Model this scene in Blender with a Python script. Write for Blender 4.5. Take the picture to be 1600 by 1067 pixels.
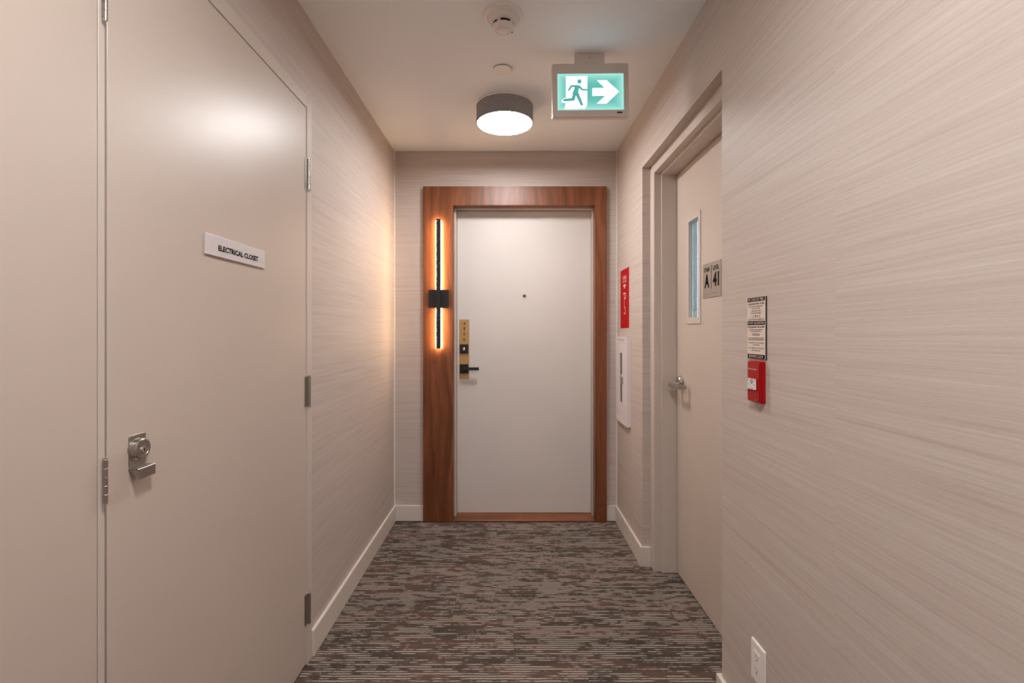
import bpy, bmesh, math, random
from mathutils import Matrix, Vector
random.seed(4)
for o in list(bpy.data.objects): bpy.data.objects.remove(o)
SC = bpy.context.scene
COL = SC.collection
PI = math.pi
H = 1.285                      # camera height above the carpet
F = 745.0                      # focal length in pixels of a 1600 wide frame
CEIL = H + 1.228

# ------------------------------------------------------------------ camera, world, exposure
cam_d = bpy.data.cameras.new('camera'); cam = bpy.data.objects.new('camera', cam_d); COL.objects.link(cam)
cam.location = (0, 0, H); cam.rotation_euler = (PI/2, 0, 0)
cam_d.sensor_width = 36; cam_d.lens = F/1600*36
cam_d.shift_x = 3/1600; cam_d.shift_y = -15.5/1600
cam_d.clip_start = 0.02
SC.camera = cam
w = bpy.data.worlds.new('world'); SC.world = w; w.use_nodes = True
w.node_tree.nodes['Background'].inputs[0].default_value = (1, .85, .72, 1)
w.node_tree.nodes['Background'].inputs[1].default_value = 0.0
SC.view_settings.view_transform = 'Standard'; SC.view_settings.look = 'None'
SC.view_settings.exposure = 0.0; SC.view_settings.gamma = 1
SC.view_settings.use_curve_mapping = False
LAMP = 84.0        # diffuser of the ceiling lamps
LED = 52.0         # sconce strip
SIGN = 1.1         # exit sign panel
STAIR = 120.0        # stairwell tube

# ------------------------------------------------------------------ materials
def srgb(r, g, b):
    f = lambda c: (c/255/12.92) if c/255 <= .04045 else ((c/255+.055)/1.055)**2.4
    return (f(r), f(g), f(b), 1)
def mat(name, col=(.8,.8,.8,1), rough=.5, metal=0, emit=None, estr=0, spec=.5):
    m = bpy.data.materials.new(name); m.use_nodes = True
    p = m.node_tree.nodes['Principled BSDF']
    p.inputs['Base Color'].default_value = col; p.inputs['Roughness'].default_value = rough
    p.inputs['Metallic'].default_value = metal; p.inputs['Specular IOR Level'].default_value = spec
    if emit: p.inputs['Emission Color'].default_value = emit; p.inputs['Emission Strength'].default_value = estr
    return m
class NT:
    def __init__(s, m): s.t = m.node_tree; s.p = s.t.nodes['Principled BSDF']
    def n(s, typ, **kw):
        x = s.t.nodes.new(typ)
        for k, v in kw.items():
            if k.startswith('i_'): x.inputs[k[2:].replace('_', ' ')].default_value = v
            else: setattr(x, k, v)
        return x
    def l(s, a, b): s.t.links.new(a, b)
    def math(s, op, a, b=None, c=None, clamp=False):
        x = s.t.nodes.new('ShaderNodeMath'); x.operation = op; x.use_clamp = clamp
        for i, v in enumerate((a, b, c)):
            if v is None: continue
            if isinstance(v, (int, float)): x.inputs[i].default_value = v
            else: s.l(v, x.inputs[i])
        return x.outputs[0]
    def comb(s, x, y, z):
        c = s.t.nodes.new('ShaderNodeCombineXYZ')
        for i, v in enumerate((x, y, z)):
            if isinstance(v, (int, float)): c.inputs[i].default_value = v
            else: s.l(v, c.inputs[i])
        return c.outputs[0]
    def noise(s, vec, scale=1, detail=2, rough=.5):
        x = s.t.nodes.new('ShaderNodeTexNoise'); s.l(vec, x.inputs['Vector'])
        x.inputs['Scale'].default_value = scale; x.inputs['Detail'].default_value = detail; x.inputs['Roughness'].default_value = rough
        return x.outputs['Fac']
    def ramp(s, fac, stops):
        x = s.t.nodes.new('ShaderNodeValToRGB'); s.l(fac, x.inputs[0]); e = x.color_ramp.elements
        e[0].position, e[0].color = stops[0]; e[1].position, e[1].color = stops[1]
        for p, c in stops[2:]: k = e.new(p); k.color = c
        return x.outputs[0]
    def mix(s, fac, a, b, mode='MIX'):
        x = s.t.nodes.new('ShaderNodeMix'); x.data_type = 'RGBA'; x.blend_type = mode
        for sock, v in ((x.inputs[0], fac), (x.inputs[6], a), (x.inputs[7], b)):
            if isinstance(v, (int, float, tuple)): sock.default_value = v
            else: s.l(v, sock)
        return x.outputs[2]
    def bump(s, h, strength, dist):
        x = s.t.nodes.new('ShaderNodeBump'); x.inputs['Strength'].default_value = strength; x.inputs['Distance'].default_value = dist
        s.l(h, x.inputs['Height']); s.l(x.outputs[0], s.p.inputs['Normal'])

def wallpaper():
    m = mat('wallpaper', rough=.55, spec=.35); t = NT(m)
    pos = t.n('ShaderNodeNewGeometry').outputs['Position']
    sep = t.n('ShaderNodeSeparateXYZ'); t.l(pos, sep.inputs[0]); X, Y, Z = sep.outputs
    u = t.math('ADD', X, Y)
    panel = t.math('FLOOR', t.math('DIVIDE', t.math('SUBTRACT', u, 1.793-.9), .9))
    zz = t.math('ADD', Z, t.math('MULTIPLY', panel, .37))
    zz = t.math('ADD', zz, t.math('MULTIPLY', t.noise(t.comb(t.math('MULTIPLY', u, .8), zz, panel), 1.3, 1), .02))
    a = t.noise(t.comb(t.math('MULTIPLY', u, 1.1), t.math('MULTIPLY', zz, 42), panel), 1, 3, .55)
    b = t.noise(t.comb(t.math('MULTIPLY', u, 2.2), t.math('MULTIPLY', zz, 150), panel), 1, 2, .6)
    c = t.noise(t.comb(t.math('MULTIPLY', u, 60), t.math('MULTIPLY', zz, 420), 0), 1, 1, .6)
    s = t.math('ADD', t.math('MULTIPLY', a, .38), t.math('MULTIPLY', b, .52))
    s = t.math('ADD', s, t.math('MULTIPLY', c, .15))
    col = t.ramp(s, [(.30, srgb(176, 159, 150)), (.46, srgb(192, 177, 168)), (.60, srgb(199, 186, 178)), (.74, srgb(206, 194, 187))])
    t.l(col, t.p.inputs['Base Color'])
    t.bump(s, .25, .002)
    return m
def carpet():
    m = mat('carpet_pile', rough=.95, spec=.1); t = NT(m)
    pos = t.n('ShaderNodeNewGeometry').outputs['Position']
    rnd = t.n('ShaderNodeObjectInfo').outputs['Random']
    sep = t.n('ShaderNodeSeparateXYZ'); t.l(pos, sep.inputs[0]); X, Y, Z = sep.outputs
    r10 = t.math('MULTIPLY', rnd, 37.0)
    wob = t.math('MULTIPLY', t.noise(t.comb(t.math('MULTIPLY', X, 40), t.math('MULTIPLY', Y, 12), r10), 1, 2), .006)
    yy = t.math('ADD', Y, wob)
    q = t.math('DIVIDE', yy, .0125)
    row = t.math('FLOOR', q); fr = t.math('FRACT', q)
    tri = t.math('ABSOLUTE', t.math('SUBTRACT', fr, .5))           # 0 at the middle of a row
    ridge = t.math('SUBTRACT', 1.0, t.math('MULTIPLY', tri, 2.0))
    # light yarn shows along parts of each row
    on = t.noise(t.comb(t.math('MULTIPLY', X, 14), t.math('MULTIPLY', row, 3.7), r10), 1, 3, .7)
    big = t.noise(t.comb(t.math('MULTIPLY', X, 2.2), t.math('MULTIPLY', Y, 7), t.math('ADD', r10, 5)), 1, 2)
    fine = t.noise(t.comb(t.math('MULTIPLY', X, 7), t.math('MULTIPLY', Y, 40), t.math('ADD', r10, 3)), 1, 3, .6)
    on = t.math('ADD', on, t.math('ADD', t.math('MULTIPLY', t.math('SUBTRACT', big, .5), .3), t.math('MULTIPLY', t.math('SUBTRACT', fine, .5), 1.0)))
    onm = t.ramp(on, [(.42, (0,0,0,1)), (.56, (1,1,1,1))])
    line = t.math('MULTIPLY', onm, t.ramp(ridge, [(.42, (0,0,0,1)), (.8, (1,1,1,1))]))
    fib = t.noise(t.comb(t.math('MULTIPLY', X, 220), t.math('MULTIPLY', Y, 500), 0), 1, 2)
    line = t.math('MULTIPLY', line, t.ramp(fib, [(.3, (.45,.45,.45,1)), (.55, (1,1,1,1))]))
    hue = t.noise(t.comb(t.math('MULTIPLY', X, 3.5), t.math('MULTIPLY', Y, 14), t.math('ADD', r10, 11)), 1, 3)
    base = t.ramp(hue, [(.34, srgb(66, 60, 52)), (.5, srgb(84, 72, 64)), (.62, srgb(106, 80, 72)), (.72, srgb(80, 66, 58))])
    base = t.mix(t.ramp(fib, [(.35, (0,0,0,1)), (.7, (.4,.4,.4,1))]), base, srgb(120, 106, 97))
    tone = t.math('ADD', .83, t.math('MULTIPLY', rnd, .12))
    col = t.mix(line, base, srgb(200, 188, 176))
    col = t.mix(1.0, col, t.comb(tone, tone, tone), 'MULTIPLY')
    t.l(col, t.p.inputs['Base Color'])
    t.bump(t.math('ADD', t.math('MULTIPLY', ridge, .6), t.math('MULTIPLY', fib, .5)), .7, .004)
    return m
def wood(name, horiz=False, dark=1.0):
    m = mat(name, rough=.38, spec=.45); t = NT(m)
    pos = t.n('ShaderNodeNewGeometry').outputs['Position']
    sep = t.n('ShaderNodeSeparateXYZ'); t.l(pos, sep.inputs[0]); X, Y, Z = sep.outputs
    a, b = (Z, X) if horiz else (X, Z)
    warp = t.noise(t.comb(t.math('MULTIPLY', a, 6), t.math('MULTIPLY', b, .9), Y), 1, 2)
    g1 = t.noise(t.comb(t.math('ADD', t.math('MULTIPLY', a, 28), t.math('MULTIPLY', warp, 5)), t.math('MULTIPLY', b, 1.2), t.math('MULTIPLY', Y, 8)), 1, 3, .6)
    g2 = t.noise(t.comb(t.math('MULTIPLY', a, 320), t.math('MULTIPLY', b, 9), Y), 1, 2, .6)
    s = t.math('ADD', t.math('MULTIPLY', g1, .75), t.math('MULTIPLY', g2, .25))
    d = lambda r, g, bb: srgb(r*dark, g*dark, bb*dark)
    col = t.ramp(s, [(.34, d(102, 56, 30)), (.5, d(130, 74, 43)), (.66, d(152, 91, 56))])
    t.l(col, t.p.inputs['Base Color']); t.bump(g2, .15, .0006)
    return m
def paint(name, col, rough, amp=.15, scale=260, spec=.5):
    m = mat(name, col, rough, spec=spec); t = NT(m)
    pos = t.n('ShaderNodeNewGeometry').outputs['Position']
    n = t.noise(pos, scale, 2); t.bump(n, amp, .0006)
    big = t.noise(pos, 2.0, 2)
    c = t.ramp(big, [(.3, tuple(v*.97 for v in col[:3])+(1,)), (.7, tuple(min(1, v*1.02) for v in col[:3])+(1,))])
    t.l(c, t.p.inputs['Base Color'])
    return m
def brushed(name, col, rough, horiz=False):
    m = mat(name, col, rough, metal=1); t = NT(m)
    pos = t.n('ShaderNodeNewGeometry').outputs['Position']
    mp = t.n('ShaderNodeMapping'); t.l(pos, mp.inputs[0]); mp.inputs['Scale'].default_value = (30, 30, 900) if horiz else (700, 700, 20)
    n = t.noise(mp.outputs[0], 1, 2)
    r = t.math('ADD', rough-.08, t.math('MULTIPLY', n, .16)); t.l(r, t.p.inputs['Roughness'])
    return m
def fabric():
    m = mat('shade_fabric', rough=.9, spec=.2); t = NT(m)
    tc = t.n('ShaderNodeTexCoord').outputs['Object']
    sep = t.n('ShaderNodeSeparateXYZ'); t.l(tc, sep.inputs[0]); X, Y, Z = sep.outputs
    ang = t.math('ARCTAN2', Y, X)
    a = t.noise(t.comb(t.math('MULTIPLY', ang, 130), t.math('MULTIPLY', Z, 120), 0), 1, 1)
    b = t.noise(t.comb(t.math('MULTIPLY', ang, 12), t.math('MULTIPLY', Z, 900), 0), 1, 1)
    s = t.math('ADD', t.math('MULTIPLY', a, .6), t.math('MULTIPLY', b, .4))
    t.l(t.ramp(s, [(.35, srgb(104, 103, 106)), (.65, srgb(182, 180, 180))]), t.p.inputs['Base Color'])
    t.bump(s, .5, .001)
    return m
def panel_light(name, c0, c1, strength):
    m = mat(name, (.05,.05,.05,1), .4); t = NT(m)
    tc = t.n('ShaderNodeTexCoord').outputs['Generated']
    sep = t.n('ShaderNodeSeparateXYZ'); t.l(tc, sep.inputs[0]); X, Y, Z = sep.outputs
    dx = t.math('ABSOLUTE', t.math('SUBTRACT', X, .5)); dz = t.math('ABSOLUTE', t.math('SUBTRACT', Z, .5))
    e = t.math('MAXIMUM', t.math('POWER', t.math('MULTIPLY', dx, 2), 5), t.math('POWER', t.math('MULTIPLY', dz, 2), 3))
    t.l(t.ramp(e, [(0, c0), (1, c1)]), t.p.inputs['Emission Color']); t.p.inputs['Emission Strength'].default_value = strength
    return m
def glass(name, tint, rough=.02):
    m = mat(name, tint, rough); p = m.node_tree.nodes['Principled BSDF']
    p.inputs['Transmission Weight'].default_value = 1; p.inputs['IOR'].default_value = 1.45
    return m

M = dict(
    wallpaper=wallpaper(), carpet=carpet(), wood=wood('walnut_upright', dark=.9), wood_h=wood('walnut_level', True), wood_sill=wood('threshold_wood', True, .95),
    ceiling=paint('ceiling_paint', srgb(238, 238, 239), .8, .1),
    door=paint('door_enamel', srgb(199, 184, 172), .36, .22, 420),
    frame=paint('frame_enamel', srgb(202, 189, 179), .4, .1),
    suite=paint('suite_door_paint', srgb(214, 206, 200), .45, .1),
    base=paint('baseboard_paint', srgb(220, 209, 199), .35, .1),
    trimw=paint('corner_bead_white', srgb(232, 224, 214), .4),
    dark=paint('gap_dark', srgb(40, 34, 30), .9),
    slab=paint('screed', srgb(90, 84, 78), .9),
    steel=brushed('brushed_steel', (.42, .39, .36, 1), .32),
    chrome=mat('chrome', (.72, .70, .68, 1), .14, 1),
    brass=mat('brass_lacquer', srgb(190, 150, 98), .42, .35),
    black=paint('black_metal', srgb(22, 20, 20), .42),
    blackgloss=mat('black_plastic', srgb(14, 14, 15), .25),
    ink=paint('black_ink', srgb(12, 10, 10), .8, spec=.1),
    inkw=paint('white_ink', srgb(225, 220, 215), .6),
    inkg=paint('grey_ink', srgb(110, 104, 98), .6),
    plastic=paint('white_plastic', srgb(222, 212, 204), .42),
    cap=paint('moulded_white', srgb(236, 229, 224), .42),
    signw=paint('sign_white', srgb(212, 204, 204), .42),
    alu=brushed('aluminium_sign', (.40, .37, .35, 1), .45, True),
    red=paint('red_sign', srgb(178, 8, 14), .6, spec=.15),
    redgloss=paint('red_cast', srgb(165, 5, 12), .4, spec=.3),
    paper=paint('notice_cream', srgb(224, 206, 194), .5),
    cabinet=paint('cabinet_white', srgb(228, 220, 220), .38),
    smoke=mat('tinted_pane', srgb(16, 13, 12), .35, spec=.12),
    fabric=fabric(),
    diffuser=mat('lamp_diffuser', (.9,.9,.9,1), .5, emit=(1, .99, .985, 1), estr=LAMP*.9),
    diffuser_near=mat('lamp_diffuser_bright', (.9,.9,.9,1), .5, emit=(1, .99, .985, 1), estr=LAMP*1.12),
    led=mat('led_strip', (.9,.8,.6,1), .5, emit=(1, .70, .40, 1), estr=LED),
    green=panel_light('exit_green', srgb(84, 178, 166), srgb(160, 228, 216), SIGN),
    white=mat('exit_white', (.9,.9,.9,1), .5, emit=(.70, .86, 1, 1), estr=SIGN*2.4),
    figure=mat('exit_figure', (.05,.05,.05,1), .5, emit=srgb(76, 160, 150), estr=SIGN),
    tube=mat('stair_tube', (.9,.9,.9,1), .5, emit=(.78, .94, 1, 1), estr=STAIR*1.5),
    stairwall=paint('stairwell_paint', srgb(214, 222, 226), .7),
    glass=glass('wired_glass', (.86, .96, 1, 1)),
)

# ------------------------------------------------------------------ helpers
def bx(bm, x0, x1, y0, y1, z0, z1, bev=0, seg=1):
    r = bmesh.ops.create_cube(bm, size=1); vs = r['verts']
    for v in vs:
        v.co = Vector(((x0+x1)/2 + v.co.x*(x1-x0), (y0+y1)/2 + v.co.y*(y1-y0), (z0+z1)/2 + v.co.z*(z1-z0)))
    if bev:
        es = list({e for v in vs for e in v.link_edges})
        bmesh.ops.bevel(bm, geom=es, offset=bev, segments=seg, affect='EDGES', profile=.5)
    return bm
def box(*a, **k): return bx(bmesh.new(), *a, **k)
def lathe(bm, prof, axis_mat, n=48, cap=True):
    """prof = [(radius, height)] turned round local Z, placed by axis_mat"""
    rings = []
    for r, z in prof:
        if r < 1e-6: rings.append([bm.verts.new(axis_mat @ Vector((0, 0, z)))])
        else: rings.append([bm.verts.new(axis_mat @ Vector((r*math.cos(2*PI*i/n), r*math.sin(2*PI*i/n), z))) for i in range(n)])
    fs = []
    for a, b in zip(rings, rings[1:]):
        for i in range(n):
            j = (i+1) % n
            if len(a) == 1 and len(b) == 1: continue
            if len(a) == 1: f = (a[0], b[i], b[j])
            elif len(b) == 1: f = (a[i], a[j], b[0])
            else: f = (a[i], a[j], b[j], b[i])
            fs.append(bm.faces.new(f))
    if cap:
        for r in (rings[0], rings[-1]):
            if len(r) > 1: fs.append(bm.faces.new(r))
    bmesh.ops.recalc_face_normals(bm, faces=fs)
    return bm
def face_mat(face, o):
    """local (u, v, n) -> world for things on a wall; u reads left to right, v is up, n leaves the wall"""
    ax = {'left': ((0,1,0), (0,0,1), (1,0,0)), 'right': ((0,-1,0), (0,0,1), (-1,0,0)), 'back': ((1,0,0), (0,0,1), (0,-1,0)),
          'down': ((1,0,0), (0,-1,0), (0,0,-1))}[face]
    m = Matrix.Identity(4)
    for c, v in enumerate(ax):
        for r in range(3): m[r][c] = v[r]
    m.translation = Vector(o)
    return m
def plate(bm, fm, u0, u1, v0, v1, n0, n1, bev=0, seg=1, rc=0):
    """box in wall coordinates; rc = rounding of its four outline corners"""
    t = bmesh.new()
    if rc:
        pts = []
        for cx, cy, a0 in ((u1-rc, v1-rc, 0), (u0+rc, v1-rc, 90), (u0+rc, v0+rc, 180), (u1-rc, v0+rc, 270)):
            for k in range(5): a = math.radians(a0+k*22.5); pts.append((cx+rc*math.cos(a), cy+rc*math.sin(a)))
        poly(t, Matrix.Identity(4), pts, n0, n1)
        if bev:
            es = [e for e in t.edges if all(abs(v.co.z-n1) < 1e-7 for v in e.verts)]
            bmesh.ops.bevel(t, geom=es, offset=bev, segments=seg, affect='EDGES')
    else: bx(t, u0, u1, v0, v1, n0, n1, bev, seg)
    bmesh.ops.transform(t, matrix=fm, verts=t.verts)
    bmesh.ops.recalc_face_normals(t, faces=t.faces)
    me = bpy.data.meshes.new('tmp'); t.to_mesh(me); t.free(); bm.from_mesh(me); bpy.data.meshes.remove(me)
    return bm
def poly(bm, fm, pts, n0, n1):
    a = [bm.verts.new(fm @ Vector((p[0], p[1], n0))) for p in pts]
    b = [bm.verts.new(fm @ Vector((p[0], p[1], n1))) for p in pts]
    fs = [bm.faces.new(a[::-1]), bm.faces.new(b)]
    for i in range(len(pts)):
        j = (i+1) % len(pts); fs.append(bm.faces.new((a[i], a[j], b[j], b[i])))
    bmesh.ops.recalc_face_normals(bm, faces=fs)
    return bm
def stroke(bm, fm, pts, w0, w1, n0, n1):
    """a rounded limb through pts, its width running from w0 to w1"""
    L = len(pts)
    for k in range(L-1):
        (x0, y0), (x1, y1) = pts[k], pts[k+1]
        wa = w0+(w1-w0)*k/(L-1); wb = w0+(w1-w0)*(k+1)/(L-1)
        a = math.atan2(y1-y0, x1-x0); o = []
        for q in range(7): t = a+PI/2+q*PI/6; o.append((x0+wa/2*math.cos(t), y0+wa/2*math.sin(t)))
        for q in range(7): t = a-PI/2+q*PI/6; o.append((x1+wb/2*math.cos(t), y1+wb/2*math.sin(t)))
        poly(bm, fm, o, n0, n1)
    return bm
def text(bm, fm, s, u, v, wdt, hgt, n0=0, dep=.0004, bold=0):
    """lettering centred on (u, v), wdt wide and hgt high, as flat mesh"""
    c = bpy.data.curves.new('t', 'FONT'); c.body = s; c.size = 1; c.resolution_u = 2; c.offset = bold
    o = bpy.data.objects.new('t', c); COL.objects.link(o)
    dg = bpy.context.evaluated_depsgraph_get(); me = bpy.data.meshes.new_from_object(o.evaluated_get(dg))
    bpy.data.objects.remove(o); bpy.data.curves.remove(c)
    xs = [p.co.x for p in me.vertices]; ys = [p.co.y for p in me.vertices]
    if not xs: return bm
    sx = wdt/(max(xs)-min(xs)); sy = hgt/(max(ys)-min(ys)); mx = (max(xs)+min(xs))/2; my = (max(ys)+min(ys))/2
    t = bmesh.new(); t.from_mesh(me)
    for p in t.verts: p.co = fm @ Vector((u+(p.co.x-mx)*sx, v+(p.co.y-my)*sy, n0+dep))
    t.to_mesh(me); t.free(); bm.from_mesh(me); bpy.data.meshes.remove(me)
    return bm
def link(name, bm, m, parent=None, origin=None, smooth=False):
    """one mesh object; geometry is given in world metres and stored relative to its origin"""
    if origin is None: origin = parent['_o'] if parent is not None else (0, 0, 0)
    O = Vector(origin)
    for v in bm.verts: v.co -= O
    me = bpy.data.meshes.new(name); bm.to_mesh(me); bm.free(); me.materials.append(M[m])
    if smooth:
        for p in me.polygons: p.use_smooth = True
        me.set_sharp_from_angle(angle=math.radians(35))
    o = bpy.data.objects.new(name, me); COL.objects.link(o)
    if parent is not None:
        o.parent = parent; o.location = O - Vector(parent['_o'])
    else: o.location = O
    o['_o'] = tuple(O)
    return o
def empty(name, loc):
    o = bpy.data.objects.new(name, None); COL.objects.link(o); o.location = loc; o.empty_display_size = .05; o['_o'] = tuple(loc)
    return o
def tag(o, label=None, cat=None, group=None, kind=None):
    if label: o['label'] = label
    if cat: o['category'] = cat
    if group: o['group'] = group
    if kind: o['kind'] = kind
    return o
def thing(name, label, cat, loc, group=None): return tag(empty(name, loc), label, cat, group)
def struct(name, bm, m, label, cat): return tag(link(name, bm, m), label, cat, kind='structure')

XL, XR, YB = -.788, .727, 3.245        # left wall, right wall, far wall
XD = .888                              # face of the stair door
YN = -2.6                              # end of the corridor behind the camera

# ------------------------------------------------------------------ shell
floor = struct('floor', box(-1.0, .96, YN-.1, 3.45, -.10, -.008), 'slab', 'grey brown striped carpet floor of the corridor', 'floor')
struct('ceiling', box(-1.0, .96, YN-.1, 3.45, CEIL, CEIL+.10), 'ceiling', 'smooth beige white painted corridor ceiling', 'ceiling')
REC0, REC1, RECZ = 1.636, 2.621, H+.901
b = bmesh.new()
bx(b, -1.0, XL, YN, -.065, -.1, CEIL); bx(b, -1.0, XL, 1.882, YB, -.1, CEIL); bx(b, -1.0, XL, -.065, 1.882, 2.195, CEIL)
bx(b, -1.0, -.86, -.065, 1.882, -.1, 2.195)
struct('wall_left', b, 'wallpaper', 'beige streaked wallpaper wall holding the two closet doors', 'wall')
b = bmesh.new()
bx(b, XR, .95, YN, REC0, -.1, CEIL); bx(b, XR, .95, REC1, YB, -.1, CEIL); bx(b, XR, .95, REC0, REC1, RECZ, CEIL)
struct('wall_right', b, 'wallpaper', 'beige streaked wallpaper wall with the recessed stair door', 'wall')
b = bmesh.new()
bx(b, -1.0, -.40, YB, 3.45, -.1, CEIL); bx(b, .59, .95, YB, 3.45, -.1, CEIL); bx(b, -.40, .59, YB, 3.45, 2.155, CEIL)
bx(b, -.40, .59, 3.41, 3.45, -.1, 2.155)
struct('wall_back', b, 'wallpaper', 'beige streaked wallpaper wall around the far suite door', 'wall')
struct('wall_near', box(-1.0, .95, YN-.1, YN, -.1, CEIL), 'wallpaper', 'beige wallpaper wall closing the corridor behind the viewer', 'wall')

# carpet planks laid as children of the floor
TW, TD, G = 1.0, .25, .0006
r0 = int((YN-.0)/TD)-1
for r in range(r0, 14):
    y0 = .085+r*TD; y1 = min(y0+TD, 3.2145); y0 = max(y0, YN+.001)
    if y1-y0 < .02: continue
    sh = (-r*.275) % TW
    for k in range(-2, 3):
        x0 = sh+k*TW-.06; x1 = x0+TW
        t = bmesh.new(); a0, a1 = max(x0, XL+.0005), min(x1, XR-.0005)
        if a1-a0 > .01: bx(t, a0+G, a1-G if a1 < XR-.001 else XR, y0+G, y1-G, -.008, 0)
        c0, c1 = max(x0, XR), min(x1, XD-.001+.06); d0, d1 = max(y0, REC0), min(y1, REC1)
        if c1-c0 > .004 and d1-d0 > .004: bx(t, c0, c1, d0+G, d1-G, -.008, 0)
        if len(t.verts): link('carpet_tile', t, 'carpet', floor, origin=((max(a0, -1)+.1), (y0+y1)/2, -.004))
        else: t.free()

# baseboards
BH, BT = .105, .014
def bb(bm, x0, x1, y0, y1):
    bx(bm, x0, x1, y0, y1, 0.0004, BH, bev=.0015, seg=1); return bm
b = bmesh.new(); bb(b, XL, XL+BT, 1.883, YB); bb(b, XL, XL+BT, YN, -.066)
struct('baseboard_left', b, 'base', 'beige painted baseboard along the left wall', 'baseboard')
b = bmesh.new(); I4 = Matrix.Identity(4)
poly(b, I4, [(XR-BT, YB), (XR-BT, REC1-BT), (.7695, REC1-BT), (.7695, REC1-.0002), (XR, REC1-.0002), (XR, YB)], .0004, BH)
poly(b, I4, [(XR-BT, YN), (XR, YN), (XR, REC0+.0002), (.7695, REC0+.0002), (.7695, REC0+BT), (XR-BT, REC0+BT)], .0004, BH)
es_ = [e for e in b.edges if all(abs(v.co.z-BH) < 1e-6 for v in e.verts)]
bmesh.ops.bevel(b, geom=es_, offset=.0012, segments=1, affect='EDGES')
struct('baseboard_right', b, 'base', 'beige painted baseboard along the right wall turning into the door recess', 'baseboard')
b = bmesh.new(); bb(b, XL+BT, -.5885, YB-BT, YB); bb(b, .6535, XR-BT, YB-BT, YB)
struct('baseboard_back', b, 'base', 'short beige baseboards either side of the walnut door surround', 'baseboard')
# thin corner beads at the two far corners
struct('trim_2', box(XL, XL+.006, YB-.009, YB, BH, CEIL), 'trimw', 'thin pale bead up the far left wall corner', 'trim')
struct('trim_3', box(XR-.005, XR, YB-.007, YB, BH, CEIL), 'trimw', 'thin pale bead up the far right wall corner', 'trim')

# ------------------------------------------------------------------ hinges
def hinge(parent, y, z0, z1, x=XL, leaf=True, k_=1.0):
    """butt hinge, knuckle standing off the left wall"""
    zc = (z0+z1)/2; O = (x+.009, y, z0)
    t = bmesh.new(); n = 5; hh = (z1-z0)/n
    for k in range(n):
        lathe(t, [(.0058*k_, 0), (.0066*k_, .0006), (.0066*k_, hh-.0012), (.0058*k_, hh-.0006)], Matrix.Translation((x+.0105, y+.011, z0+k*hh)), 20)
    h = link('hinge', t, 'steel', parent, O, True)
    t = bmesh.new(); lathe(t, [(.0035*k_, -.004), (.0062*k_, -.003), (.0062*k_, 0), (.0035*k_, 0)], Matrix.Translation((x+.0105, y+.011, z0)), 20)
    lathe(t, [(.0062*k_, 0), (.0062*k_, .003), (.0035*k_, .004)], Matrix.Translation((x+.0105, y+.011, z1)), 20)
    link('pin', t, 'chrome', h, O, True)
    if leaf:
        t = box(x+.002, x+.0058, y-.014, y+.008, z0, z1, bev=.0006)
        link('hinge_leaf', t, 'steel', h, O)

# ------------------------------------------------------------------ door_1, the electrical closet, and door_2, the leaf beside it
d1 = tag(empty('door_1', (XL, 1.38, 0)), 'beige enamelled electrical closet door with steel hinges and cylinder lock', 'door', kind='structure')
FX = XL+.006
t = bmesh.new()
bx(t, -.86, FX, 1.8365, 1.8818, 0.0004, 2.1945, bev=.0015)
bx(t, -.86, FX, .910, 1.8365, 2.147, 2.1945, bev=.0015)
bx(t, -.86, XL+.0035, .9085, .9235, 0.0004, 2.1945, bev=.001)
link('frame', t, 'frame', d1)
t = box(-.832, XL+.003, .9292, 1.8350, .008, 2.1458, bev=.0010)
link('leaf', t, 'door', d1)
for z0, z1 in ((H+.547, H+.665), (H-.289, H-.172), (H-1.126, H-1.010)): hinge(d1, 1.834, z0, z1)
# lock with its pull
O = (XL+.003, 1.0, H-.245); fm = face_mat('left', (XL+.003, 1.0, H-.2455))
t = bmesh.new()
lathe(t, [(.0222, 0), (.0222, .003), (.0205, .004), (.0205, .0125), (.0215, .0135), (.0215, .0150), (.0195, .0165), (.0150, .0165), (.0145, .0158), (.0, .0158)], fm, 48)
lk = link('lock', t, 'steel', d1, O, True)
t = bmesh.new(); lathe(t, [(.0068, .0155), (.0068, .0175), (.0058, .0182), (.0, .0182)], fm @ Matrix.Translation((0, -.002, 0)), 32)
link('key_plug', t, 'chrome', lk, O, True)
t = bmesh.new(); plate(t, fm, -.0009, .0009, -.0065, .0025, .0180, .0186); link('keyhole', t, 'ink', lk, O)
t = bmesh.new()
plate(t, fm, -.020, .026, -.036, .030, 0, .0018, bev=.0005, rc=.005)
plate(t, fm, -.020, .028, -.040, -.0375, .0, .021, bev=.0006)
plate(t, fm, -.017, .028, -.060, -.0375, .0185, .0212, bev=.0006)
poly(t, fm, [(-.020, -.038), (-.0185, -.038), (-.0185, -.040), (-.020, -.040)], .0, .021)
# gusset at the near side
g0 = [fm @ Vector(p) for p in ((-.020, -.038, 0), (-.020, -.038, .021), (-.0170, -.060, .021))]
g1 = [p+Vector((0, .0015, 0)) for p in g0]
va = [t.verts.new(p) for p in g0]; vb = [t.verts.new(p) for p in g1]
t.faces.new(va); t.faces.new(vb[::-1])
for i in range(3): t.faces.new((va[i], vb[i], vb[(i+1) % 3], va[(i+1) % 3]))
link('pull_handle', t, 'steel', d1, O)

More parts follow.
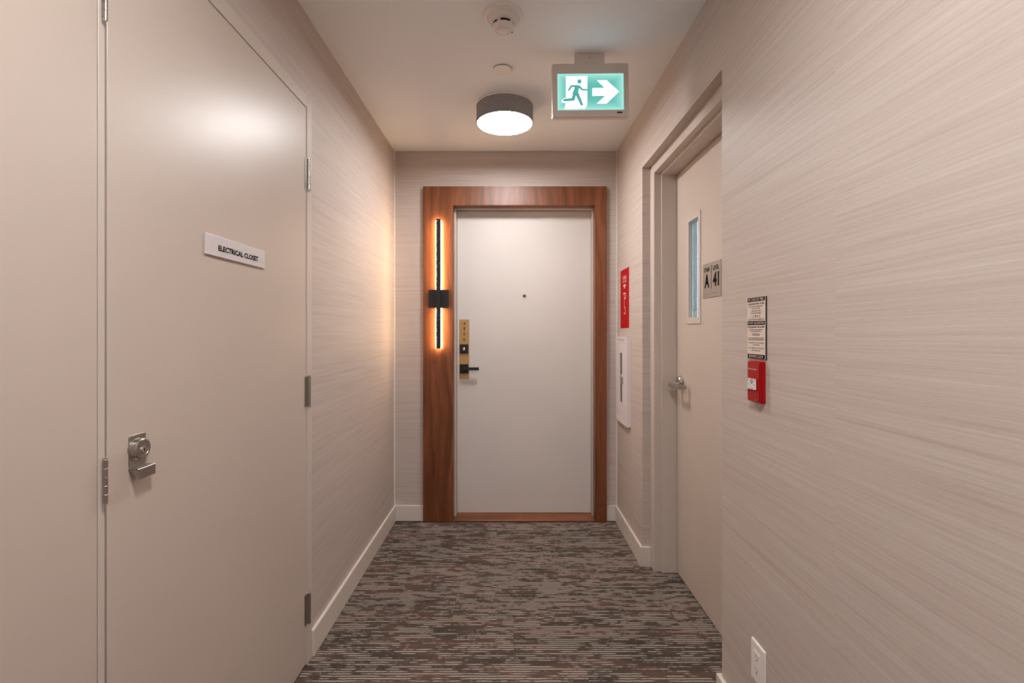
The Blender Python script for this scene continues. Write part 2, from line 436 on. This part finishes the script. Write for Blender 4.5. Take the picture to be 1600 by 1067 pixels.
d2 = tag(empty('door_2', (XL, .45, 0)), 'beige enamelled closet door leaf nearest the viewer with a short steel hinge', 'door', kind='structure')
t = bmesh.new(); bx(t, -.86, FX, -.0645, -.02, 0.0004, 2.1945, bev=.0015); bx(t, -.86, FX, -.02, .9085, 2.147, 2.1945, bev=.0015)
link('frame', t, 'frame', d2)
link('leaf', box(-.832, XL+.003, -.017, .9068, .008, 2.1435, bev=.0008), 'door', d2)
hinge(d2, .9050, H-.329, H-.245, leaf=False, k_=.62)
hinge(d2, .9050, H+.60, H+.684, leaf=False, k_=.62)
hinge(d2, .9050, H-1.15, H-1.066, leaf=False, k_=.62)

# sign on the electrical closet
cs = thing('closet_sign', 'white plastic sign reading ELECTRICAL CLOSET on the beige door', 'sign', (XL+.003, 1.369, H+.227))
fm = face_mat('left', (XL+.003, 1.369, H+.227))
t = bmesh.new(); plate(t, fm, -.1465, .1465, -.0275, .0275, 0, .006, bev=.0015, seg=2); link('plate', t, 'signw', cs)
t = bmesh.new(); text(t, fm, 'ELECTRICAL CLOSET', .0045, -.0035, .202, .0155, .006, bold=.045); link('lettering', t, 'ink', cs)

# ------------------------------------------------------------------ door_3, suite door with walnut surround
sur = tag(empty('trim_1', (.03, 3.23, 0)), 'wide walnut veneer surround framing the pale suite door', 'door surround', kind='structure')
WF = 3.215; XI0, XI1, XO0, XO1 = -.3845, .573, -.587, .652; ZI, ZO = H+.8523, H+.9797
def L(x0, x1, z0, z1, y1=3.29):
    return box(x0, x1, WF, y1, z0, z1, bev=.0012)
PH = .108
link('stile', box(XO0, XI0, WF, YB, PH+.001, ZO, bev=.0012), 'wood', sur)
link('stile', box(XI1, XO1, WF, YB, PH+.001, ZO, bev=.0012), 'wood', sur)
link('head', box(XI0+.0004, XI1-.0004, WF+.0004, YB, ZI, ZO, bev=.0008), 'wood', sur)
link('plinth', box(XO0, XI0, WF, YB, 0.0006, PH, bev=.0012), 'wood', sur)
link('plinth', box(XI1, XO1, WF, YB, 0.0006, PH, bev=.0012), 'wood', sur)
link('reveal_board', box(-.3995, XI0, YB, 3.29, 0.0006, ZI+.0140), 'wood', sur)
link('reveal_board', box(XI1, .5895, YB, 3.29, 0.0006, ZI+.0140), 'wood', sur)
link('reveal_board', box(XI0+.0002, XI1-.0002, YB, 3.29, ZI, ZI+.0140), 'wood_h', sur)

d3 = tag(empty('door_3', (.1, 3.35, 0)), 'pale flush suite door 4106 with brass plate and black lever', 'door', kind='structure')
DF = 3.350
t = bmesh.new()
bx(t, -.3995, XI0+.011, 3.29, 3.405, 0.0006, ZI+.013); bx(t, XI1-.004, .5895, 3.29, 3.405, 0.0006, ZI+.013); bx(t, XI0+.011, XI1-.004, 3.29, 3.405, ZI-.004, ZI+.013)
link('frame', t, 'frame', d3)
link('leaf', box(XI0+.013, XI1-.006, DF, 3.395, .0135, ZI-.007, bev=.001), 'suite', d3)
link('threshold', box(XI0+.001, XI1-.001, 3.2155, DF+.02, 0.0006, .0115, bev=.002), 'wood_sill', d3)
fm = face_mat('back', (-.322, DF, 0)); O = (-.322, DF, H-.12)
t = bmesh.new(); plate(t, fm, -.035, .035, H-.332, H+.085, 0, .003, bev=.0008); pl = link('door_plate', t, 'brass', d3, O)
t = bmesh.new()
for k, c in enumerate('4106'): text(t, fm, c, .001, H+.0565-k*.0365, .0155 if c != '1' else .0065, .0245, .003)
link('number', t, 'ink', pl, O)
t = bmesh.new(); plate(t, fm, -.029, .029, H-.153, H-.089, .003, .014, bev=.0012, seg=2); dbt = link('deadbolt', t, 'black', d3, O)
t = bmesh.new(); lathe(t, [(.010, .014), (.010, .0165), (.0085, .0175), (0, .0175)], fm @ Matrix.Translation((-.002, H-.124, 0)), 32); link('key_plug', t, 'chrome', dbt, O, True)
t = bmesh.new()
plate(t, fm, -.030, .030, H-.293, H-.229, .003, .012, bev=.0012, seg=2)
lathe(t, [(.012, .012), (.012, .052)], fm @ Matrix.Translation((0, H-.258, 0)), 24)
plate(t, fm, -.011, .106, H-.2685, H-.2475, .046, .056, bev=.0015, seg=2)
link('lever_handle', t, 'black', d3, O)
fp = face_mat('back', (.1, DF, H+.2495))
t = bmesh.new(); lathe(t, [(.0135, 0), (.0135, .002), (.0115, .0035), (.0075, .0035), (.0070, .0015), (0, .0015)], fp, 32); dv = link('door_viewer', t, 'steel', d3, (.1, DF, H+.2495), True)
t = bmesh.new(); lathe(t, [(.0068, .0016), (.0045, .0028), (0, .0032)], fp, 24); link('lens', t, 'blackgloss', dv, (.1, DF, H+.2495), True)

# ------------------------------------------------------------------ wall sconce on the walnut stile
sx = -.479; zc = H+.2160
sc = thing('wall_sconce', 'slim black bar sconce glowing orange on the left walnut stile', 'wall light', (sx, WF, zc))
fm = face_mat('back', (sx, WF, 0))
t = bmesh.new(); plate(t, fm, -.065, .065, H+.158, H+.280, 0, .022, bev=.0012, seg=2); link('back_plate', t, 'black', sc)
Z0, Z1 = H-.114, H+.746
t = bmesh.new(); plate(t, fm, -.0105, .0185, Z0, Z1, .040, .060, bev=.001); link('bar', t, 'black', sc)
t = bmesh.new(); plate(t, fm, -.0185, .0185, Z0+.002, H+.156, .012, .024); plate(t, fm, -.0185, .0185, H+.282, Z1-.002, .012, .024); link('light_strip', t, 'led', sc)
t = bmesh.new(); plate(t, fm, -.012, .012, H+.17, H+.268, .022, .040); link('bracket', t, 'black', sc)

# ------------------------------------------------------------------ door_4, the stair door in its recess
d4 = tag(empty('door_4', (XD, 2.13, 0)), 'beige stair door with narrow wired glass window in the right recess', 'door', kind='structure')
t = bmesh.new()
fz0, fz1 = H+.849, RECZ
bx(t, .770, .94, 2.550, REC1-.0004, 0.0006, fz1-.0004, bev=.001); bx(t, .770, .94, REC0+.0004, 1.706, 0.0006, fz1-.0004, bev=.001)
bx(t, .7705, .94, 1.706, 2.550, fz0, fz1-.0004, bev=.001)
bx(t, .807, .94, 2.5375, 2.550, 0.0006, fz0, bev=.0008); bx(t, .807, .94, 1.706, 1.7185, 0.0006, fz0, bev=.0008); bx(t, .8075, .94, 1.7185, 2.5375, H+.834, fz0, bev=.0008)
link('frame', t, 'frame', d4)
wy0, wy1, wz0, wz1 = 2.238, 2.3665, H+.064, H+.545      # glass opening
t = bmesh.new(); x1 = XD+.045
dy0, dy1, dz0, dz1 = 1.7215, 2.5330, .008, H+.8305
bx(t, XD, x1, dy0, wy0, dz0, dz1); bx(t, XD, x1, wy1, dy1, dz0, dz1); bx(t, XD, x1, wy0, wy1, dz0, wz0); bx(t, XD, x1, wy0, wy1, wz1, dz1)
bmesh.ops.remove_doubles(t, verts=t.verts, dist=1e-5)
link('leaf', t, 'door', d4)
wo = (XD, (wy0+wy1)/2, wz0)
t = bmesh.new(); s = XD-.004
for (a, bb_, c, d) in ((wy0-.021, wy0, wz0-.026, wz1+.022), (wy1, wy1+.020, wz0-.026, wz1+.022), (wy0, wy1, wz0-.026, wz0), (wy0, wy1, wz1, wz1+.022)):
    bx(t, s, XD, a, bb_, c, d)
for (a, bb_, c, d) in ((wy0, wy0+.004, wz0, wz1), (wy1-.004, wy1, wz0, wz1), (wy0+.004, wy1-.004, wz0, wz0+.004), (wy0+.004, wy1-.004, wz1-.004, wz1)):
    bx(t, s, XD+.017, a, bb_, c, d)
vf = link('vision_frame', t, 'frame', d4, wo)
link('pane', box(XD+.018, XD+.024, wy0+.0005, wy1-.0005, wz0+.0005, wz1-.0005), 'glass', vf, wo)
t = bmesh.new(); k = wz0+.012
while k < wz1-.004: bx(t, XD+.0167, XD+.0177, wy0+.004, wy1-.004, k-.0004, k+.0004); k += .0127
k = wy0+.012
while k < wy1-.005: bx(t, XD+.0167, XD+.0177, k-.0004, k+.0004, wz0+.004, wz1-.004); k += .0127
tag(link('wire_mesh', t, 'steel', vf, wo), kind='stuff')
# lever with its return towards the door
O = (XD, 2.465, H-.264); fm = face_mat('right', (XD, 2.465, H-.262))
t = bmesh.new(); lathe(t, [(.033, 0), (.033, .006), (.031, .008), (.031, .018), (.028, .022), (.0, .022)], fm, 40); lv = link('lever_handle', t, 'steel', d4, O, True)
t = bmesh.new()
lathe(t, [(.011, .022), (.011, .056)], fm @ Matrix.Translation((0, -.012, 0)), 24)
plate(t, fm, -.012, .105, -.025, -.004, .052, .067, bev=.002, seg=2)
plate(t, fm, .091, .105, -.025, -.004, .014, .054, bev=.002, seg=2)
link('lever', t, 'steel', lv, O, False)
# stair sign on the door
ss = thing('stair_sign', 'brushed metal sign reading STAIR A, LEVEL 41 on the stair door', 'sign', (XD, 2.094, H+.221))
fm = face_mat('right', (XD, 2.094, 0)); 
t = bmesh.new(); plate(t, fm, -.095, .092, H+.151, H+.306, 0, .003, bev=.0006, rc=.003); link('plate', t, 'alu', ss)
t = bmesh.new()
text(t, fm, 'STAIR', -.050, H+.2770, .060, .0195, .003, bold=.03); text(t, fm, 'LEVEL', .044, H+.2770, .060, .0195, .003, bold=.03)
text(t, fm, 'A', -.050, H+.2270, .052, .062, .003, bold=.05); text(t, fm, '41', .045, H+.2270, .062, .062, .003, bold=.05)
plate(t, fm, -.0035, -.0008, H+.188, H+.293, .003, .0036)
link('lettering', t, 'ink', ss)
t = bmesh.new(); q = 0
for k in range(17):
    if k == 5: continue
    for dx, dz in ((0, 0), (.0025, -.0025), (0, -.005)):
        if (k*7+int(dz*1000)) % 3: plate(t, fm, -.046+k*.0056+dx, -.0450+k*.0056+dx, H+.1705+dz, H+.1715+dz, .003, .0037)
link('braille', t, 'inkg', ss)

# stairwell behind the stair door
b = bmesh.new()
bx(b, .951, 2.4, 4.3, 4.4, -.1, 2.9); bx(b, 2.4, 2.5, 1.0, 4.4, -.1, 2.9); bx(b, .951, 2.4, 1.0, 1.1, -.1, 2.9)
bx(b, .961, 2.4, 1.1, 4.3, -.1, -.008); bx(b, .961, 2.4, 1.1, 4.3, 2.8, 2.9)
bx(b, .951, .961, 1.1, 1.60, -.1, 2.8); bx(b, .951, .961, 2.66, 4.3, -.1, 2.8); bx(b, .951, .961, 1.60, 2.66, 2.25, 2.8)
struct('wall_stairwell', b, 'stairwall', 'pale cool lit stairwell walls seen through the narrow door window', 'wall')
tl = thing('stairwell_lamp', 'cool white tube lamp on the stairwell ceiling behind the door', 'lamp', (1.7, 3.0, 2.8))
link('body', box(1.62, 1.78, 2.4, 3.6, 2.77, 2.80), 'plastic', tl)
link('tube', box(1.65, 1.75, 2.42, 3.58, 2.74, 2.77, bev=.008), 'tube', tl)

# ------------------------------------------------------------------ ceiling lamps
def ceiling_lamp(x, y, label, dm='diffuser_near'):
    o = thing('ceiling_lamp', label, 'ceiling light', (x, y, CEIL), 'drum lamps along the corridor ceiling')
    fm = face_mat('down', (x, y, CEIL))
    t = bmesh.new(); lathe(t, [(.158, 0), (.158, .006), (.150, .009), (0, .009)], fm, 64); link('canopy', t, 'plastic', o, None, True)
    t = bmesh.new(); lathe(t, [(.149, .0095), (.1535, .0095), (.1535, .100), (.149, .100), (.149, .0095)], fm, 96, cap=False); link('shade', t, 'fabric', o, None, True)
    t = bmesh.new(); lathe(t, [(.1485, .090), (.1485, .0965), (.1465, .0985), (0, .0985)], fm, 96); link('diffuser', t, dm, o, None, True)
    return o
ceiling_lamp(-.029, 2.592, 'grey fabric drum lamp with glowing white diffuser on the ceiling before the suite door', 'diffuser')
ceiling_lamp(-.02, .45, 'grey fabric drum lamp on the ceiling right above the viewer')
ceiling_lamp(-.02, -1.65, 'grey fabric drum lamp on the ceiling well behind the viewer')

# smoke detector
y = 1.855; x = -.0265
sd = thing('smoke_detector', 'round white smoke detector with black vent slots on the ceiling', 'smoke detector', (x, y, CEIL))
fm = face_mat('down', (x, y, CEIL))
t = bmesh.new(); lathe(t, [(.0790, 0), (.0790, .003), (.0760, .007), (.0640, .009), (.0625, .0075), (.0560, .0075), (.0540, .018), (.050, .022), (0, .022)], fm, 64); link('base', t, 'cap', sd, None, True)
t = bmesh.new(); lathe(t, [(.0500, .022), (.0480, .030), (.0440, .032), (.0385, .033), (0, .033)], fm, 64); body = link('neck', t, 'cap', sd, None, True)
t = bmesh.new(); lathe(t, [(.0395, .033), (.0395, .043), (0, .043)], fm, 48); link('vent_gap', t, 'ink', sd, None, True)
for k in range(5):
    a = math.radians(113+72*k); t = bmesh.new()
    plate(t, fm @ Matrix.Rotation(a, 4, 'Z'), .0365, .0440, -.0060, .0060, .032, .044)
    link('vent_rib', t, 'cap', sd)
t = bmesh.new(); lathe(t, [(.0430, .043), (.0430, .047), (.0400, .053), (.0310, .056), (.0300, .054), (.0240, .054), (.0225, .060), (.0180, .063), (0, .064)], fm, 64); link('head', t, 'cap', sd, None, True)
t = bmesh.new(); lathe(t, [(.0025, .055), (.0025, .0575), (0, .058)], fm @ Matrix.Translation((.034, -.014, -.001)), 12); link('indicator', t, 'smoke', sd, None, True)

# concealed sprinkler cover
x, y = -.036, 2.232
sp = thing('sprinkler_cover', 'small round white sprinkler cover plate on the ceiling', 'sprinkler', (x, y, CEIL))
fm = face_mat('down', (x, y, CEIL))
t = bmesh.new(); lathe(t, [(.0400, 0), (.0400, .004), (0, .004)], fm, 48); link('collar', t, 'inkg', sp, None, True)
t = bmesh.new(); lathe(t, [(.0450, .004), (.0455, .005), (.0440, .007), (.020, .0080), (0, .0082)], fm, 48); link('cover_plate', t, 'cap', sp, None, True)

# ------------------------------------------------------------------ exit sign
SY = 2.09; K = SY/F
def S(cx, cy): return ((860+cx/9.277-797)*K, H+(518-(75+cy/9.277))*K)
cX, cZ = S(577, 620)
es = thing('exit_sign', 'lit green running man exit sign with right arrow hung from the ceiling', 'exit sign', (cX, SY, CEIL))
fm = face_mat('back', (cX, SY, 0))
ang = math.radians(.85)
def P(cx, cy):      # picture of the face, turned upright about its centre
    X, Z = S(cx, cy); dx, dz = X-cX, Z-cZ
    return (dx*math.cos(ang)+dz*math.sin(ang), cZ-dx*math.sin(ang)+dz*math.cos(ang))
hw = .1685; z1s, z0s = cZ+.1210, cZ-.1145
t = bmesh.new(); pw, ph = .1452, .0795; pcz = cZ-.0035
D0, D1 = -.030, .0
# housing as a back box plus a raised rim
plate(t, fm, -hw, hw, z0s, z1s, D0, -.004, bev=.003, seg=2, rc=.010)
link('housing', t, 'plastic', es)
t = bmesh.new()
plate(t, fm, -hw+.001, hw-.001, pcz+ph, z1s-.001, -.004, D1, bev=.0015, rc=.007); plate(t, fm, -hw+.001, hw-.001, z0s+.001, pcz-ph, -.004, D1, bev=.0015, rc=.007)
plate(t, fm, -hw+.001, -pw, pcz-ph-.008, pcz+ph+.008, -.004, D1-.0001); plate(t, fm, pw, hw-.001, pcz-ph-.008, pcz+ph+.008, -.004, D1-.0001)
link('bezel', t, 'plastic', es)
t = bmesh.new(); plate(t, fm, -pw, pw, pcz-ph, pcz+ph, -.004, -.0022); link('panel', t, 'green', es)
t = bmesh.new(); poly(t, fm, [P(*p) for p in ((222,412),(528,405),(527,815),(515,850),(492,876),(200,882),(213,850),(217,790),(160,786),(163,755),(185,733),(222,726))], -.0022, -.0016)
poly(t, fm, [P(*p) for p in ((605,580),(785,575),(675,466),(805,462),(988,625),(808,800),(672,802),(795,685),(605,692))], -.0022, -.0016)
link('pictogram', t, 'white', es)
t = bmesh.new(); N0, N1 = -.0016, -.0012; u = 1/9.277*K
hx = P(415, 483); lathe(t, [(33*u, N0), (33*u, N1), (0, N1)], fm @ Matrix.Translation((hx[0], hx[1], 0)), 24)
poly(t, fm, [P(*p) for p in ((345,538),(405,538),(432,552),(405,600),(398,655),(318,655),(335,600),(348,560))], N0, N1)
stroke(t, fm, [P(*p) for p in ((385,552),(298,552),(262,608))], 36*u, 30*u, N0, N1)
stroke(t, fm, [P(*p) for p in ((412,556),(457,602),(533,605))], 36*u, 24*u, N0, N1)
stroke(t, fm, [P(*p) for p in ((345,645),(328,742),(195,755))], 56*u, 38*u, N0, N1)
stroke(t, fm, [P(*p) for p in ((375,650),(412,730),(450,815))], 56*u, 42*u, N0, N1)
stroke(t, fm, [P(*p) for p in ((425,862),(450,856))], 10*u, 8*u, N0, N1)
link('figure', t, 'figure', es)
a, c = P(960, 922), P(1040, 940)
t = bmesh.new(); plate(t, fm, a[0], c[0], c[1], a[1], 0, .0004); link('maker_mark', t, 'ink', es)
t = bmesh.new(); fmb = face_mat('back', (cX, 2.10, 0)); bu = .0658
plate(t, fmb, -bu-.0008, bu-.0008, z1s-.002, CEIL, -.030, 0, bev=.003, seg=2); br = link('mounting_block', t, 'plastic', es)
t = bmesh.new(); lathe(t, [(.0035, 0), (.0035, .001), (0, .0012)], fmb @ Matrix.Translation((0, CEIL-.022, 0)), 16); link('screw', t, 'steel', br, None, True)
es.rotation_euler = (0, -ang*.7, 0)

# ------------------------------------------------------------------ right wall fittings
# red extinguisher sign
fm = face_mat('right', (XR, 3.021, H+.209))
fs = thing('fire_equipment_sign', 'tall narrow red sign with white print above the white cabinet', 'sign', (XR, 3.021, H+.209))
t = bmesh.new(); plate(t, fm, -.109, .109, -.1865, .1865, 0, .002, bev=.0005); link('plate', t, 'red', fs)
t = bmesh.new()
text(t, fm, 'FIRE', .005, .132, .085, .022, .002); text(t, fm, 'EXTINGUISHER', .005, .108, .10, .013, .002)
poly(t, fm, [(-.03, .088), (.035, .088), (.035, .080), (.012, .080), (.012, .070), (-.012, .062), (-.012, .080), (-.03, .080)], .002, .0025)
stroke(t, fm, [(-.03, .03), (.0, .036), (.03, .03), (.03, .0), (-.005, .0), (-.005, .03)], .006, .006, .002, .0025)
stroke(t, fm, [(-.005, .0), (-.005, -.055)], .004, .003, .002, .0025)
stroke(t, fm, [(-.005, -.055), (.02, -.06), (.02, -.095), (-.01, -.095)], .006, .006, .002, .0025)
link('print', t, 'inkw', fs)

# extinguisher cabinet
y0, y1, z0, z1 = 2.872, 3.174, H-.578, H-.033; yc = (y0+y1)/2; zc2 = (z0+z1)/2
ec = thing('extinguisher_cabinet', 'white extinguisher cabinet with a slot window on the right wall', 'cabinet', (XR, yc, z0))
fm = face_mat('right', (XR, yc, zc2)); hw2, hh2 = (y1-y0)/2, (z1-z0)/2
sw0, sw1, sh0, sh1 = -.042, .018, -.145, .170
t = bmesh.new()
for r in ((-hw2, -hw2+.034, -hh2, hh2), (hw2-.034, hw2, -hh2, hh2), (-hw2+.034, hw2-.034, -hh2, -hh2+.04), (-hw2+.034, hw2-.034, hh2-.04, hh2)): plate(t, fm, *r, 0, .0235)
bmesh.ops.remove_doubles(t, verts=t.verts, dist=1e-6)
link('frame', t, 'cabinet', ec)
t = bmesh.new(); a, b_ = hw2-.0355, hh2-.0415
for r in ((-a, sw0, -b_, b_), (sw1, a, -b_, b_), (sw0, sw1, -b_, sh0), (sw0, sw1, sh1, b_)): plate(t, fm, *r, .012, .0225)
dr = link('door', t, 'cabinet', ec)
t = bmesh.new(); plate(t, fm, sw0, sw1, sh0, sh1, .013, .016); link('pane', t, 'smoke', dr)
t = bmesh.new(); plate(t, fm, .030, .050, -.022, .022, .0225, .034, bev=.002); link('latch', t, 'steel', dr)
t = bmesh.new(); plate(t, fm, -.032, .004, .004, .034, .0163, .0168); link('tag', t, 'inkw', dr)
t = bmesh.new(); text(t, fm, 'FIRE EXTINGUISHER', 0, hh2-.020, .17, .010, .0235); link('lettering', t, 'inkg', ec)
t = bmesh.new(); plate(t, fm, -hw2+.034, hw2-.034, -hh2+.04, hh2-.04, 0, .010); link('back_panel', t, 'ink', ec)

# fire instructions notice
fm = face_mat('right', (XR, 1.4015, H+.0110))
fn = thing('fire_notice', 'cream fire instruction notice with black bands above the red pull station', 'notice', (XR, 1.4015, H+.011))
t = bmesh.new(); plate(t, fm, -.0525, .0525, -.0920, .0900, 0, .003, bev=.0004); link('backing', t, 'black', fn)
t = bmesh.new(); plate(t, fm, -.0525, .0495, -.0905, .0900, .003, .0034); link('sheet', t, 'paper', fn)
for s_, z_, w_, h_ in (('IN CASE OF FIRE', .0835, .086, .0078), ('DO NOT USE ELEVATORS', .0140, .090, .0070), ('REMAIN CALM', -.0838, .078, .0080)): 
    t = bmesh.new(); plate(t, fm, -.0505, .0475, z_-.0060, z_+.0060, .0034, .0037); bd = link('band', t, 'ink', fn)
    t = bmesh.new(); text(t, fm, s_, -.0015, z_, w_, h_, .0037); link('lettering', t, 'paper', bd)
t = bmesh.new()
for s_, z_, w_, h_ in (('UPON DISCOVERY OF FIRE', .0710, .090, .0052), ('LEAVE FIRE AREA IMMEDIATELY', .0632, .080, .0030), ('AND CLOSE DOORS', .0575, .050, .0030), ('SOUND FIRE ALARM', .0505, .052, .0034),
    ('CALL FIRE DEPARTMENT', .0430, .060, .0030), ('911', .0345, .030, .0066), ('DIAL', .0335, .010, .0030), ('LEAVE BUILDING BY NEAREST EXIT', .0242, .090, .0032),
    ('UPON HEARING FIRE ALARM', .0025, .092, .0050), ('LEAVE BUILDING BY NEAREST EXIT', -.0055, .080, .0028), ('CLOSE DOORS BEHIND YOU', -.0105, .062, .0028), ('CAUTION', -.0200, .044, .0056),
    ('IF YOU ENCOUNTER SMOKE IN STAIRWAY', -.0300, .088, .0030), ('USE ALTERNATE EXIT STAIRWAY', -.0350, .088, .0030), ('IT MAY BE SAFER TO STAY IN YOUR AREA', -.0445, .088, .0029), ('CLOSE THE DOOR', -.0505, .040, .0029),
    ('IF YOU REMAIN IN YOUR AREA', -.0600, .090, .0029), ('AWAIT FIRE FIGHTERS', -.0668, .050, .0029)):
    text(t, fm, s_, (-.020 if s_ == 'DIAL' else .006 if s_ == '911' else -.0015), z_, w_, h_, .0034, bold=.02)
plate(t, fm, -.042, .036, .0465, .0469, .0034, .0037); plate(t, fm, -.044, .036, .0290, .0294, .0034, .0037)
link('print', t, 'ink', fn)

# pull station
fm = face_mat('right', (XR, 1.392, H-.146))
ps = thing('pull_station', 'red fire alarm pull station with white label under the notice', 'fire alarm', (XR, 1.392, H-.146))
t = bmesh.new(); plate(t, fm, -.036, .036, -.0600, .0600, 0, .012, bev=.002, seg=2, rc=.003); link('body', t, 'redgloss', ps)
t = bmesh.new(); plate(t, fm, -.034, .034, -.0580, .0580, .012, .0175, bev=.002, seg=2, rc=.003); link('cover', t, 'redgloss', ps)
t = bmesh.new(); plate(t, fm, -.028, .022, -.0260, .0100, .0175, .0200, bev=.0015); bar = link('pull_bar', t, 'redgloss', ps)
t = bmesh.new(); plate(t, fm, -.0275, .0215, -.0225, .0085, .0200, .0204); link('label_plate', t, 'inkw', bar)
t = bmesh.new()
for dx, dz in ((0, .0045), (-.006, 0), (.006, 0), (0, -.0045)): poly(t, fm, [(-.003+dx-.0032, dz), (-.003+dx, dz+.0032), (-.003+dx+.0032, dz), (-.003+dx, dz-.0032)], .0204, .0207)
for q in ((-.022, .004), (.015, .004), (-.017, -.009), (.011, -.009)): text(t, fm, 'FIRE', q[0], q[1], .009, .0028, .0204)
text(t, fm, 'PULL DOWN', -.003, -.0185, .026, .0036, .0204)
link('print', t, 'ink', bar)
t = bmesh.new(); text(t, fm, 'FIRE ALARM', -.004, .036, .046, .0040, .0175); link('lettering', t, 'inkw', ps)
t = bmesh.new(); lathe(t, [(.002, .0175), (.002, .0236), (0, .024)], fm @ Matrix.Translation((.024, -.050, 0)), 12); link('screw', t, 'steel', ps, None, True)

# outlet
fm = face_mat('right', (XR, 1.391, H-.970))
ol = thing('wall_outlet', 'white duplex power outlet low on the right wall', 'outlet', (XR, 1.391, H-.970))
t = bmesh.new(); plate(t, fm, -.037, .037, -.058, .058, 0, .006, bev=.0018, seg=2, rc=.003); link('cover_plate', t, 'cap', ol)
t = bmesh.new(); plate(t, fm, -.0165, .0165, -.0335, .0335, .006, .0078, bev=.0006); rc_ = link('socket', t, 'cap', ol)
t = bmesh.new()
for z_ in (.018, -.018):
    plate(t, fm, -.0065, -.0048, z_-.002, z_+.006, .0078, .0080); plate(t, fm, .0048, .0065, z_-.001, z_+.005, .0078, .0080)
    lathe(t, [(.0026, .0078), (.0026, .0080), (0, .0080)], fm @ Matrix.Translation((0, z_-.008, 0)), 12)
link('slots', t, 'ink', rc_)

for o in bpy.data.objects:
    if '_o' in o: del o['_o']
